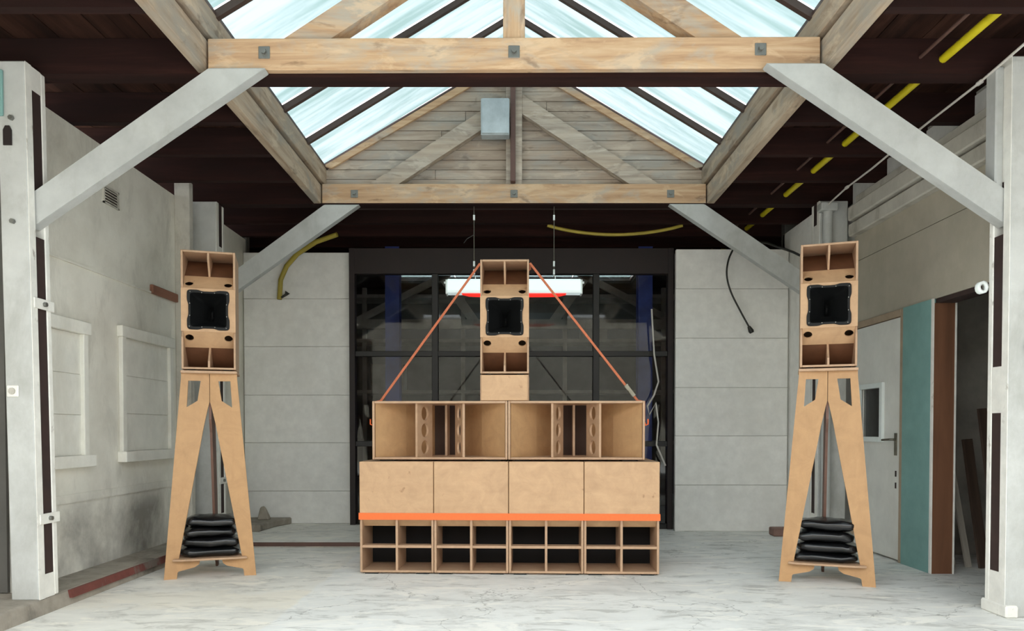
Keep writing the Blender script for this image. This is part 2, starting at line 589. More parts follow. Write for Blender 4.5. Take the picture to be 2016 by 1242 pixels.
# ---- left wall
b = MB()
b.box(-3.35, WL_X, 4.62, 7.36, 0, 3.29)
b.box(-3.35, -3.07, 7.36, 8.5, 0, 3.29)
b.box(-3.75, -3.6, Y0, 4.7, 0, 3.5)
b.box(-3.75, -3.35, 4.62, 4.72, 0, 3.5)
wall_left = struct(obj('wall_left', b, M['wall_left']))
obj('pilaster', MB().box(-3.15, -3.01, 6.9, 6.98, 0.09, 3.42), M['trim_white'], wall_left, bevel=0.005)
obj('picture_rail', MB().box(-3.15, -3.135, 4.62, 6.42, 2.30, 2.315), M['wall_left'], wall_left)
obj('dado_ledge', MB().box(-3.15, -3.14, 4.62, 6.9, 0.60, 0.66), M['wall_left'], wall_left)
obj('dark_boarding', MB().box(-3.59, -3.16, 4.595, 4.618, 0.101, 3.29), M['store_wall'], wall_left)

kerb = struct(obj('baseboard_left', MB().prism_y([(-3.6, 0), (-2.84, 0), (-2.86, 0.085), (-2.88, 0.092), (-3.6, 0.10)], Y0, 7.15), M['kerb']))
obj('red_paint_strip', MB().prism_y([(-2.83, 0.042), (-2.845, 0.092), (-2.86, 0.092), (-2.86, 0.042)], 4.72, 6.6), M['red_kerb'], kerb)


def blind_window(n, y0, y1, z0, z1):
    f = MB()
    x0, x1 = WL_X, WL_X + 0.035
    f.box(x0, x1, y0, y0 + 0.06, z0, z1)
    f.box(x0, x1, y1 - 0.06, y1, z0, z1)
    w = struct(obj('window_%d' % n, f, M['window_board'], bevel=0.004))
    obj('head_board', MB().box(x0, x1 + 0.012, y0 - 0.02, y1 + 0.02, z1 - 0.09, z1), M['window_board'], w, bevel=0.004)
    obj('sill', MB().box(x0, x1 + 0.04, y0 - 0.03, y1 + 0.02, z0 - 0.02, z0 + 0.065), M['window_board'], w, bevel=0.004)
    k = 3
    zz = z0 + 0.065
    h = (z1 - 0.09 - zz) / k
    for i in range(k):
        obj('infill_board', MB().box(x0, x0 + 0.008 + 0.003 * (i % 2), y0 + 0.06, y1 - 0.06, zz + i * h + 0.002, zz + (i + 1) * h - 0.002), M['window_board'], w)


blind_window(1, 4.66, 5.43, 0.87, 1.90)
blind_window(2, 5.90, 6.78, 0.88, 1.95)

tag(obj('wooden_batten', MB().box(WL_X, WL_X + 0.03, 6.42, 6.9, 2.30, 2.375), M['wood_red'], bevel=0.004),
    'short reddish-brown wooden batten fixed high on the stained left wall', 'batten')
vg = thing('vent_grille', 'small louvred air vent high on the left wall under the brace', 'vent', (WL_X, 5.81, 2.86))
g = MB()
g.box(WL_X, WL_X + 0.012, 5.70, 5.715, 2.86, 3.0).box(WL_X, WL_X + 0.012, 5.905, 5.92, 2.86, 3.0)
g.box(WL_X, WL_X + 0.012, 5.70, 5.92, 2.985, 3.0).box(WL_X, WL_X + 0.012, 5.70, 5.92, 2.86, 2.872)
obj('frame', g, M['trim_white'], vg)
obj('backing', MB().box(WL_X, WL_X + 0.002, 5.715, 5.905, 2.872, 2.985), M['slot'], vg)
for i in range(5):
    z = 2.878 + i * 0.0215
    obj('slat', MB().prism_y([(WL_X + 0.002, z + 0.014), (WL_X + 0.014, z), (WL_X + 0.016, z + 0.003), (WL_X + 0.004, z + 0.017)], 5.715, 5.905), M['trim_white'], vg)

# ---- back wall: pale blocks left and right of the glazed front
b = MB()
b.box(-3.07, -1.87, 8.43, 8.6, 0, 3.12)
b.box(1.80, 3.02, 8.15, 8.35, 0, 3.09)
wall_back = struct(obj('wall_back', b, M['mortar']))
zs = [0.05, 0.42, 0.97, 1.51, 2.06, 2.60, 3.12]
for i in range(6):
    obj('block', MB().box(-3.06, -1.84, 8.40, 8.45, zs[i] + 0.0015, zs[i + 1] - 0.0015), M['white_block'], wall_back, bevel=0.004)
zs = [0.0, 0.51, 1.05, 1.58, 2.12, 2.66, 3.09]
for i in range(6):
    obj('block', MB().box(1.77, 3.00, 8.12, 8.17, zs[i] + 0.0015, zs[i + 1] - 0.0015), M['white_block'], wall_back, bevel=0.004)

# ---- right wall
b = MB()
b.box(3.29, 3.42, Y0, 4.72, 0, 3.5)
b.box(3.29, 3.42, 5.74, 7.34, 0, 2.13)
b.box(3.29, 3.42, 4.7, 7.34, 2.13, 3.5)
b.box(3.02, 3.42, 7.34, 8.35, 0, 3.30)
wall_right = struct(obj('wall_right', b, M['white_block']))
obj('lower_sheet', MB().box(3.25, 3.29, 4.6, 7.10, 2.13, 2.708), M['beige_sheet'], wall_right)
obj('upper_sheet', MB().box(3.252, 3.29, 4.6, 7.10, 2.714, 2.97), M['beige_sheet'], wall_right)
obj('lintel', MB().box(3.262, 3.40, 4.7, 5.74, 2.095, 2.13), M['slot'], wall_right)
for i, (z0, z1, px) in enumerate(((2.95, 3.07, 0.07), (3.085, 3.215, 0.10), (3.235, 3.31, 0.05))):
    struct(obj('trim_%d' % (i + 1), MB().prism_y([(3.25 - px, z0 + 0.01), (3.25 - px, z1 - 0.01), (3.25 - px + 0.012, z1), (3.29, z1), (3.29, z0), (3.25 - px + 0.012, z0)], 4.7, 7.07 - 0.05 * i), M['trim_white']))

# teal partition with its brown end
tp = thing('partition_panel', 'flat teal painted panel between the white door and the dark doorway', 'panel', (3.25, 5.95, 0))
obj('sheet', MB().box(3.232, 3.29, 5.745, 6.165, 0, 2.13), M['teal'], tp)
obj('edge_strip', MB().box(3.230, 3.242, 5.722, 5.745, 0, 2.13), M['white_flaky'], tp)
o = obj('end_jamb', MB().box(3.242, 3.400, 5.72, 5.745, 0, 2.095), M['brown_jamb'], tp)
o['label'] = 'bare brown wooden end'
obj('edge_strip', MB().box(3.400, 3.413, 5.715, 5.745, 0, 2.095), M['white_flaky'], tp)

# white door
b = MB()
b.box(3.235, 3.29, 6.165, 6.215, 0, 2.13)
b.box(3.235, 3.29, 7.05, 7.10, 0, 2.13)
b.box(3.235, 3.29, 6.215, 7.05, 2.07, 2.13)
door = struct(obj('door_1', b, M['door_frame'], bevel=0.003))
y0, y1 = 6.225, 7.04
leaf = obj('door_leaf', MB().plate([(y0, 0.02), (y1, 0.02), (y1, 2.062), (y0, 2.062)], [[(6.53, 1.055), (6.90, 1.055), (6.90, 1.49), (6.53, 1.49)]], 3.242, 3.282, lambda p, q, t: (t, p, q)), M['door_white'], door)
g = MB()
for (a0, a1, c0, c1) in ((6.48, 6.53, 1.01, 1.535), (6.90, 6.95, 1.01, 1.535), (6.53, 6.90, 1.01, 1.055), (6.53, 6.90, 1.49, 1.535)):
    g.box(3.218, 3.25, a0, a1, c0, c1)
obj('window_frame', g, M['lamp_white'], leaf, bevel=0.003)
obj('pane', MB().box(3.262, 3.268, 6.53, 6.90, 1.055, 1.49), M['dark_glass'], leaf)
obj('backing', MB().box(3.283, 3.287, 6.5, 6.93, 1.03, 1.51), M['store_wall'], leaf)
h = MB()
h.tube([(3.24, 6.275, 1.035), (3.19, 6.275, 1.035), (3.185, 6.285, 1.035), (3.185, 6.40, 1.03)], 0.010, 8)
obj('handle', h, M['steel'], leaf)
h = MB().box(3.234, 3.242, 6.255, 6.295, 0.90, 1.09)
obj('lock_plate', h, M['steel'], leaf, bevel=0.002)
for z in (0.72, 0.62):
    obj('old_lock_hole', MB().box(3.2395, 3.2425, 6.262, 6.285, z, z + 0.05), M['slot'], leaf)

# ---- side room behind the dark doorway
b = MB()
b.box(5.4, 5.5, 3.6, 8.4, 0, 3.5).box(3.42, 5.5, 6.6, 6.7, 0, 3.5).box(3.42, 5.5, 3.6, 3.7, 0, 3.5)
b.box(3.3, 5.5, 3.6, 8.4, 3.5, 3.6)
struct(obj('wall_side_room', b, M['dark_wall']))
lean = [((3.62, 6.1, 0), 0.07, 1.75, 8, 'grey_plank', 'board_grey', 'long pale grey plank leaning in the dark doorway, leftmost of the row'),
        ((3.70, 6.0, 0), 0.05, 1.62, 9, 'grey_plank', 'board_grey', 'slim grey plank leaning beside the long pale plank in the doorway'),
        ((3.80, 5.96, 0), 0.09, 1.05, 6, 'dark_plank', 'board_dark', 'short dark brown plank leaning in the doorway, left of the two'),
        ((3.93, 5.95, 0), 0.08, 1.30, 5, 'dark_plank', 'board_dark', 'taller dark brown plank leaning in the doorway next to the white post')]
for (p, w, h_, a, nm, mt, lb) in lean:
    o = obj(nm, MB().box(-w / 2, w / 2, -0.011, 0.011, 0, h_), M[mt], None, True, 0.002)
    o.location = p
    o.rotation_euler = (R(-a), R(-4), R(12))
    tag(o, lb, 'plank', 'planks leaning in the doorway')

# ---- roof: boarding, joists, felt
b = MB()
b.box(-4.5, -1.95, Y0, 13, 3.56, 3.6).box(1.95, 5.5, Y0, 13, 3.56, 3.6).box(-1.95, 1.95, 7.42, 11.6, 3.56, 3.6).box(-1.95, 1.95, 12.4, 13, 3.56, 3.6)
ceiling = struct(obj('ceiling', b, M['felt']))
for s in (-1, 1):
    for i in range(12):
        x = 1.95 + i * 0.14
        obj('roof_board', MB().box(s * (x + 0.002), s * (x + 0.138), Y0, 8.9, 3.525 + 0.003 * (i % 2), 3.56), M['deck'], ceiling)
for i in range(28):
    x = -1.95 + i * 0.14
    obj('roof_board', MB().box(x + 0.002, x + 0.136, 7.42, 9.6, 3.525 + 0.003 * (i % 2), 3.56), M['deck'], ceiling)
jy = [1.40, 2.03, 2.66, 3.28, 3.89, 5.33, 5.95, 6.57]
for y in jy:
    for s in (-1, 1):
        obj('joist', MB().box(s * 1.95, s * 3.55, y, y + 0.065, 3.315, 3.525), M['joist'], ceiling)
for y in (7.91, 8.44, 8.95, 9.55, 10.2):
    obj('joist', MB().box(-3.55, 3.55, y, y + 0.065, 3.315, 3.525), M['joist'], ceiling)
for y in (4.60, 7.23):
    for s in (-1, 1):
        obj('main_beam', MB().box(s * 1.95, s * 3.55, y, y + 0.13, 3.31, 3.525), M['joist'], ceiling)
    obj('main_beam', MB().box(-1.95, 1.95, y, y + 0.13, 3.305, 3.318), M['joist'], ceiling)
obj('soffit_board', MB().box(-1.87, 1.87, 4.60, 4.735, 3.29, 3.305), M['joist'], ceiling)

# ---- store room behind the glass
b = MB()
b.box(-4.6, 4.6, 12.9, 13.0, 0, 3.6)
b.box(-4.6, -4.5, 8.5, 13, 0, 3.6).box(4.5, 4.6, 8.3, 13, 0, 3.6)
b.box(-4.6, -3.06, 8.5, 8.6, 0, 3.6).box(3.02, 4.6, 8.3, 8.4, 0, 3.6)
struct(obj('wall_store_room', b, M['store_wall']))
# unseen wall added behind the viewer to block low sky and its reflection
struct(obj('added_yard_wall', MB().box(-14, 14, -9.3, -9, -0.2, 5.0), M['beige_sheet']))

# ---- glazed steel front
GY = 8.34
gx = [-1.80, -0.885, 0.02, 0.92, 1.76]
gz = [0.03, 0.96, 1.97, 2.86]
f = MB()
f.box(-1.84, -1.78, GY - 0.06, GY + 0.06, 0, 3.14)
f.box(1.72, 1.78, GY - 0.06, GY + 0.06, 0, 3.14)
f.box(-1.84, 1.78, GY - 0.05, GY + 0.05, 2.86, 3.14)
win = struct(obj('window_3', f, M['rust']))
for x in gx[1:-1]:
    obj('mullion', MB().box(x - 0.035, x + 0.035, GY - 0.04, GY + 0.04, 0, 2.86), M['steel_black'], win, bevel=0.004)
for z in gz[:-1]:
    obj('transom', MB().box(-1.78, 1.72, GY - 0.035, GY + 0.035, z - 0.03, z + 0.03), M['steel_black'], win, bevel=0.004)
for i in range(4):
    for j in range(3):
        obj('pane', MB().box(gx[i] + 0.03, gx[i + 1] - 0.03, GY - 0.003, GY + 0.003, gz[j] + 0.028, gz[j + 1] - 0.02), M['dark_glass'], win)

# ---- skylight lantern
SL = 0.601
CZ = 3.715
sky = thing('skylight', 'glazed ridge skylight with dark glazing bars along the middle of the roof', 'skylight', (0, 4, 3.32))
for s in (-1, 1):
    obj('kerb_board', MB().box(s * 1.878, s * 1.945, Y0, 7.42, 3.315, 3.50), M['timber_y'], sky, bevel=0.004)
    obj('gap_shade_strip', MB().box(s * 1.905, s * 1.945, Y0, 7.42, 3.50, 3.53), M['bar'], sky)  # dark strip fills the recess to draw its shadow line
    obj('kerb_board', MB().box(s * 1.858, s * 1.945, Y0, 7.42, 3.53, 3.70), M['timber_y'], sky, bevel=0.004)
    obj('wall_plate', MB().prism_y([(s * 1.86, 3.70), (s * 1.86, 3.725), (s * 1.99, 3.725 - 0.02), (s * 1.99, 3.70)], Y0, 7.42), M['bar'], sky)
ridge_z = CZ + 1.90 * SL
obj('ridge_beam', MB().box(-0.025, 0.025, Y0, 7.42, ridge_z - 0.11, ridge_z + 0.03), M['bar'], sky)
bars = [7.39 - 0.676 * i for i in range(10)]
for s in (-1, 1):
    for y in bars:
        def fn(p, q, t, s=s):
            return (s * (1.95 - p), t, CZ - 0.03 + p * SL + q)
        obj('glazing_bar', MB().prism_y([(s * 1.96, CZ - 0.035), (0, ridge_z + 0.0), (0, ridge_z - 0.05), (s * 1.90, CZ - 0.055)], y - 0.02, y + 0.02), M['bar'], sky)
    for i in range(9):
        ya, yb = bars[i + 1] + 0.018, bars[i] - 0.018
        obj('glass_pane', MB().prism_y([(s * 1.985, CZ - 0.03), (0, ridge_z + 0.022), (0, ridge_z + 0.016), (s * 1.985, CZ - 0.036)], ya, yb), M['sky_glass'], sky)
# close the lantern's near end
g = MB().prism_y([(-1.96, 3.5), (1.96, 3.5), (1.96, CZ), (0, ridge_z), (-1.96, CZ)], Y0 - 0.05, Y0)
obj('end_boarding', g, M['gable_plank'], sky)

# ---- planked gable at the far end of the skylight
gable = struct(obj('wall_gable', MB().prism_y([(-1.96, 3.315), (1.96, 3.315), (1.96, CZ), (0, ridge_z + 0.02), (-1.96, CZ)], 7.40, 7.44), M['slot']))
ph = 0.0955
z = 3.50
i = 0
while z < ridge_z - 0.04:
    z1 = min(z + ph, ridge_z - 0.01)
    hw0 = min(1.86, (ridge_z - z) / SL - 0.01)
    hw1 = min(1.86, (ridge_z - z1) / SL - 0.01)
    if hw1 > 0.04:
        cut = (-0.6 + 1.2 * random.random()) * hw1 if i % 3 else None
        yy = 7.375 + 0.004 * random.random()
        if cut is None:
            obj('plank', MB().prism_y([(-hw0, z + 0.003), (hw0, z + 0.003), (hw1, z1 - 0.003), (-hw1, z1 - 0.003)], yy, 7.40), M['gable_plank'], gable)
        else:
            obj('plank', MB().prism_y([(-hw0, z + 0.003), (cut - 0.002, z + 0.003), (cut - 0.002, z1 - 0.003), (-hw1, z1 - 0.003)], yy, 7.40), M['gable_plank'], gable)
            obj('plank', MB().prism_y([(cut + 0.002, z + 0.003), (hw0, z + 0.003), (hw1, z1 - 0.003), (cut + 0.002, z1 - 0.003)], yy + 0.003, 7.40), M['gable_plank'], gable)
    z += ph
    i += 1
for s in (-1, 1):
    obj('verge_board', MB().prism_y([(s * 1.88, CZ - 0.0), (s * 1.80, CZ - 0.02), (0, ridge_z - 0.115), (0, ridge_z - 0.04)], 7.345, 7.375), M['timber_x'], gable)


# ---- roof trusses
def truss(name, label, y, th, chordmat, strutmat, kingmat, bolts, roll=0.0, king=0.067):
    t = thing(name, label, 'truss', (0, y, 3.31))
    hw = 1.865
    c = MB().plate([(-hw, 3.315 - roll), (hw, 3.315 + roll), (hw, 3.505 + roll), (-hw, 3.505 - roll)], [], y, y + th, lambda p, q, tt: (p, tt, q))
    obj('bottom_chord', c, chordmat, t, bevel=0.005)
    obj('king_post', MB().box(-king, king, y + 0.03, y + th - 0.01, 3.505, ridge_z - 0.05), kingmat, t, bevel=0.005)
    for s in (-1, 1):
        w = 0.145
        p0 = (s * (1.285 + w), 3.505)
        p1 = (s * (1.285 - w), 3.505)
        p2 = (s * king, 3.505 + (1.285 - w - king) * 0.648)
        p3 = (s * king, 3.505 + (1.285 + w - king) * 0.648)
        obj('strut', MB().prism_y([p0, p1, p2, p3], y + 0.035, y + th - 0.02), strutmat, t, bevel=0.005)
    for (x, zz) in bolts:
        w_ = obj('washer', MB().box(x - 0.035, x + 0.035, y - 0.006, y, zz - 0.04, zz + 0.035), M['screw'], t, bevel=0.003)
        obj('bolt', MB().tube([(x, y - 0.022, zz), (x, y - 0.004, zz)], 0.016, 6), M['screw'], w_)
    return t


truss('roof_truss', 'bare timber roof truss nearest the viewer, warm orange-grey bottom chord with bolts', 4.55, 0.17,
      M['timber_x'], M['timber_x'], M['timber_z'], [(-1.52, 3.415), (0, 3.42), (1.50, 3.435)], 0.006)
truss('roof_truss', 'weathered grey timber roof truss against the planked gable', 7.23, 0.14,
      M['timber_x'], M['grey_timber'], M['grey_timber'], [(-1.55, 3.41), (0, 3.41), (1.52, 3.41)], 0.0, 0.078)
tag(obj('brown_batten', MB().box(-0.035, 0.015, 7.18, 7.258, 3.515, 4.6), M['brown_batten'], None, False, 0.004),
    'narrow dark brown upright batten in front of the gable king post', 'batten')
mb_ = thing('junction_box', 'grey galvanised metal box hung on the gable beside the king post', 'box', (-0.18, 7.2, 3.92))
obj('case', MB().box(-0.315, -0.045, 7.10, 7.22, 3.925, 4.27), M['box_metal'], mb_, bevel=0.006)
obj('lid', MB().box(-0.305, -0.05, 7.085, 7.10, 3.935, 4.265), M['box_metal'], mb_, bevel=0.004)
obj('fixing_bracket', MB().box(-0.25, -0.09, 7.20, 7.24, 3.99, 4.20), M['screw'], mb_)


# ---- posts and knee braces
def post(label, s, xin, y0, base, lean=0.0, rear=False, filled=(), plates=(), wide=0.165, gapz=(2.29, 2.58)):
    t = thing('timber_post', label, 'post', (s * (xin + 0.08), y0, base))

    def sh(mb):
        mb.v = [(x + s * lean * (z - base) / 3.2, y, z) for (x, y, z) in mb.v]
        return mb
    a, c, d, e = (y0, y0 + 0.062, y0 + 0.156, y0 + 0.20)
    top = 3.31
    obj('front_board', sh(MB().box(s * xin, s * (xin + wide), a, c, base, top)), M['post_face'], t, bevel=0.006)
    obj('rear_board', sh(MB().box(s * xin, s * (xin + wide), d, e, base, top)), M['white_flaky'], t, bevel=0.006)
    obj('edge_face', sh(MB().box(s * (xin - 0.004), s * xin, a + 0.004, c - 0.002, base, top)), M['white_flaky'], t)
    cuts = sorted(list(filled) + [gapz])
    zz = base
    for (z0, z1) in cuts + [(top, top)]:
        if z0 - zz > 0.01:
            o = obj('spacer', sh(MB().box(s * (xin + 0.005), s * (xin + wide - 0.02), c, d, zz, z0)), M['slot'], t)
            o['label'] = 'dark brown spacer in the gap'
        zz = z1
    for (z0, z1) in filled:
        obj('filler_block', sh(MB().box(s * (xin + 0.001), s * (xin + 0.06), c, d, z0, z1)), M['white_flaky'], t)
    for z in plates:
        pl = obj('strap_plate', sh(MB().box(s * (xin - 0.012), s * (xin - 0.004), a + 0.02, e + 0.012, z - 0.032, z + 0.032)), M['white_flaky'], t, bevel=0.003)
        obj('bolt', sh(MB().tube([(s * (xin - 0.03), y0 + 0.11, z), (s * (xin - 0.010), y0 + 0.11, z)], 0.014, 6)), M['screw'], pl)
    return t


pL = post('tall grey-white timber post with dark slot at the left edge of the picture', -1, 2.865, 4.437, 0.09, 0.045,
          filled=((3.17, 3.31), (0.09, 0.235)), plates=(1.885, 0.575))
pR = post('tall grey-white timber post with dark slot at the right edge of the picture', 1, 2.925, 4.38, 0.0, 0.0,
          filled=((2.60, 3.31), (1.22, 1.50), (0.0, 0.26)), plates=(), wide=0.30)
obj('base_block', MB().box(2.912, 2.99, 4.355, 4.60, 0, 0.075), M['white_flaky'], pR, bevel=0.01)
obj('cover_board', MB().box(2.88, 2.93, 4.46, 4.56, 2.42, 3.29), M['grey_paint'], pR, bevel=0.008)
post('white timber post behind the left speaker stand', -1, 2.865, 7.15, 0.0, 0.0, filled=((2.6, 2.9), (0.0, 0.3)), plates=(0.62,), wide=0.23)
post('white timber post behind the right speaker stand', 1, 2.93, 7.13, 0.0, 0.0, filled=((2.6, 3.1), (0.0, 0.3)), plates=(), wide=0.27)


for pt, xs, yy in ((pL, -2.985, 4.437), (pR, 3.06, 4.38)):
    for zz in (2.36, 2.97):
        obj('bolt', MB().tube([(xs, yy - 0.02, zz), (xs, yy, zz)], 0.015, 6), M['screw'], pt)


def brace(label, s, y, xo):
    poly = [(s * 1.50, 3.302), (s * 1.84, 3.302), (s * xo, 2.545), (s * xo, 2.34)]
    return tag(obj('knee_brace', MB().prism_y(poly, y, y + 0.082), M['grey_paint'], None, False, 0.006), label, 'brace', 'grey painted knee braces')


brace('grey painted knee brace rising from the front left post', -1, 4.507, 2.93)
brace('grey painted knee brace rising from the front right post', 1, 4.448, 2.95)
brace('grey painted knee brace above the left speaker, under the rear truss', -1, 7.22, 2.88)
brace('grey painted knee brace running down behind the right speaker', 1, 7.20, 2.95)

# small things on the posts
sw = thing('light_switch', 'small square wall switch on the left post', 'switch', (-3.0, 4.437, 1.25))
obj('plate', MB().box(-3.035, -2.965, 4.427, 4.437, 1.315, 1.385), M['white_flaky'], sw, bevel=0.004)
obj('rocker', MB().tube([(-3.0, 4.418, 1.35), (-3.0, 4.43, 1.35)], 0.02, 10), M['trim_white'], sw)
tag(obj('red_tag', MB().prism_y([(-3.035, 2.81), (-2.985, 2.81), (-2.985, 2.90), (-2.998, 2.925), (-3.022, 2.925), (-3.035, 2.90)], 4.428, 4.436), M['rust']),
    'dark red plate on the top of the left post', 'tag')
tag(obj('teal_board', MB().box(-3.12, -3.03, 4.415, 4.435, 2.98, 3.25), M['teal'], None, False, 0.004),
    'scrap of teal board at the top left corner beside the post', 'board')
rg = MB()
lp = []
for k in range(12):
    a = 2 * math.pi * k / 12
    lp.append((math.cos(a), math.sin(a)))
for r0, r1, ya, yb in ((0.032, 0.018, 4.60, 4.57),):
    rg.loft([[(2.884 + r0 * c, 4.60, 1.995 + r0 * 1.2 * q) for c, q in lp], [(2.884 + r0 * c, 4.56, 1.995 + r0 * 1.2 * q) for c, q in lp],
             [(2.884 + r1 * c, 4.56, 1.995 + r1 * 1.2 * q) for c, q in lp], [(2.884 + r1 * c, 4.60, 1.995 + r1 * 1.2 * q) for c, q in lp], [(2.884 + r0 * c, 4.60, 1.995 + r0 * 1.2 * q) for c, q in lp]])
tag(obj('cable_ring', rg, M['lamp_white']), 'small white ring screwed to the right post at door-head height', 'ring')
wp = thing('wall_pipe', 'short white pipe with rusty clamp on the right post', 'pipe', (3.06, 4.36, 1.5))
obj('tube', MB().tube([(3.085, 4.35, 1.53), (3.085, 4.35, 1.74), (3.075, 4.35, 1.8), (3.085, 4.37, 1.84)], 0.02, 10), M['trim_white'], wp)
obj('clamp', MB().box(3.03, 3.07, 4.345, 4.38, 1.585, 1.63).box(3.06, 3.1, 4.35, 4.38, 1.50, 1.58).box(3.015, 3.03, 4.35, 4.375, 1.57, 1.65), M['rust'], wp, bevel=0.003)

# ================================================================== THE SPEAKERS


def circle(cx, cy, r, n=20):
    return [(cx + r * math.cos(2 * math.pi * k / n), cy + r * math.sin(2 * math.pi * k / n)) for k in range(n)]


def make_sub(label):
    W, D, H, T = 0.574, 0.72, 0.873, 0.018
    t = thing('subwoofer_cabinet', label, 'speaker', (0, 0, 0), 0, 'subwoofer cabinets in the bottom row')
    c = MB()
    z0 = 0.012
    c.box(-W / 2, -W / 2 + T, 0, D, z0, H).box(W / 2 - T, W / 2, 0, D, z0, H)
    c.box(-W / 2 + T, W / 2 - T, 0.004, D, H - T, H).box(-W / 2 + T, W / 2 - T, 0, D, z0, z0 + T)
    c.box(-W / 2 + T, W / 2 - T, D - T, D, z0 + T, H - T)
    obj('carcass', c, M['ply_edge'], t, True, 0.003)
    obj('front_panel', MB().box(-W / 2 + 0.0005, W / 2 - 0.0005, -0.012, 0.004, 0.435, H), M['ply'], t, True, 0.003)
    obj('port_lip', MB().prism_x([(0.004, 0.437), (0.012, 0.437), (0.075, 0.372), (0.068, 0.366), (0.002, 0.425)], -W / 2 + T, W / 2 - T), M['ply'], t, True)
    obj('divider', MB().prism_x([(0.004, z0 + T), (0.002, 0.43), (0.06, 0.372), (0.355, 0.372), (0.355, z0 + T)], -0.009, 0.009), M['ply_edge'], t, True)
    for s in (-1, 1):
        obj('port_shelf', MB().box(s * 0.009, s * (W / 2 - T), 0.002, 0.09, 0.203, 0.224), M['ply_edge'], t, True, 0.002)
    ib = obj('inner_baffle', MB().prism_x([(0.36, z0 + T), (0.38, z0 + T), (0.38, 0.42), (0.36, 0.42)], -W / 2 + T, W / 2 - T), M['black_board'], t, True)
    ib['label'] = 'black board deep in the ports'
    for x in (-0.2, 0.2):
        obj('foot', MB().box(x - 0.05, x + 0.05, 0.01, D - 0.02, 0, z0), M['rubber'], t, True)
    return t


def make_kick(label):
    W, D, H, T = 1.062, 0.70, 0.470, 0.018
    t = thing('horn_bass_cabinet', label, 'speaker', (0, 0, 0), 0, 'wide horn cabinets in the second row')
    z0 = 0.012
    c = MB()
    c.box(-W / 2, -W / 2 + T, 0, D, z0, H).box(W / 2 - T, W / 2, 0, D, z0, H)
    c.box(-W / 2 + T, W / 2 - T, 0, D, H - T, H).box(-W / 2 + T, W / 2 - T, 0, D, z0, z0 + T)
    c.box(-W / 2 + T, W / 2 - T, D - T, D, z0 + T, H - T)
    obj('carcass', c, M['ply_edge'], t, True, 0.003)
    zi0, zi1 = z0 + T, H - T
    for s in (-1, 1):
        a, b_, d_ = (s * 0.510, 0.02), (s * 0.31, 0.26), (s * 0.12, 0.58)
        obj('horn_wall', MB().prism_z([a, b_, (b_[0] + s * 0.012, b_[1] + 0.008), (a[0] + s * 0.003, a[1] + 0.012)], zi0, zi1), M['ply_v'], t, True)
        obj('horn_wall', MB().prism_z([b_, d_, (d_[0] + s * 0.014, d_[1] + 0.006), (b_[0] + s * 0.014, b_[1] + 0.006)], zi0, zi1), M['ply_v'], t, True)
        # brace with three round holes, leaning in towards the throat
        dx, dy = -s * 0.085, 0.225
        L = math.hypot(dx, dy)
        ux, uy = dx / L, dy / L
        hh = (zi1 - zi0)
        holes = [circle(L * 0.50, zi0 + hh * k, 0.056, 24) for k in (0.18, 0.5, 0.82)]

        def fn(p, q, tt, s=s, ux=ux, uy=uy):
            return (s * 0.178 + ux * p + uy * tt * s, 0.02 + uy * p - ux * tt * s, q)
        obj('brace', MB().plate([(0, zi0), (L, zi0), (L, zi1), (0, zi1)], holes, 0, 0.018, fn), M['ply_edge'], t, True)
    obj('throat_divider', MB().box(-0.009, 0.009, 0.40, 0.58, zi0, zi1), M['ply_edge'], t, True)
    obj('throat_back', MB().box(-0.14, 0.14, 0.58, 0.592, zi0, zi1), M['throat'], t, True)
    for x in (-0.42, 0.42):
        obj('foot', MB().box(x - 0.06, x + 0.06, 0.03, D - 0.03, 0, z0), M['rubber'], t, True)
    return t


def horn_loop(half, y, cz, n=96, scallop=0.0, p=16.0, asp=1.0):
    L = []
    for k in range(n):
        a = 2 * math.pi * (k + 0.5) / n
        c, s = math.cos(a), math.sin(a)
        r = (abs(c) ** p + abs(s) ** p) ** (-1 / p)
        u = min(abs(c), abs(s)) / max(abs(c), abs(s))      # 0 mid-side .. 1 corner
        dent = scallop * max(0.0, min(1.0, 1.5 - 1.5 * (u / 0.48) ** 2))
        r = half * r * 1.0 - dent
        L.append((r * c * asp, y, cz + r * s))
    return L


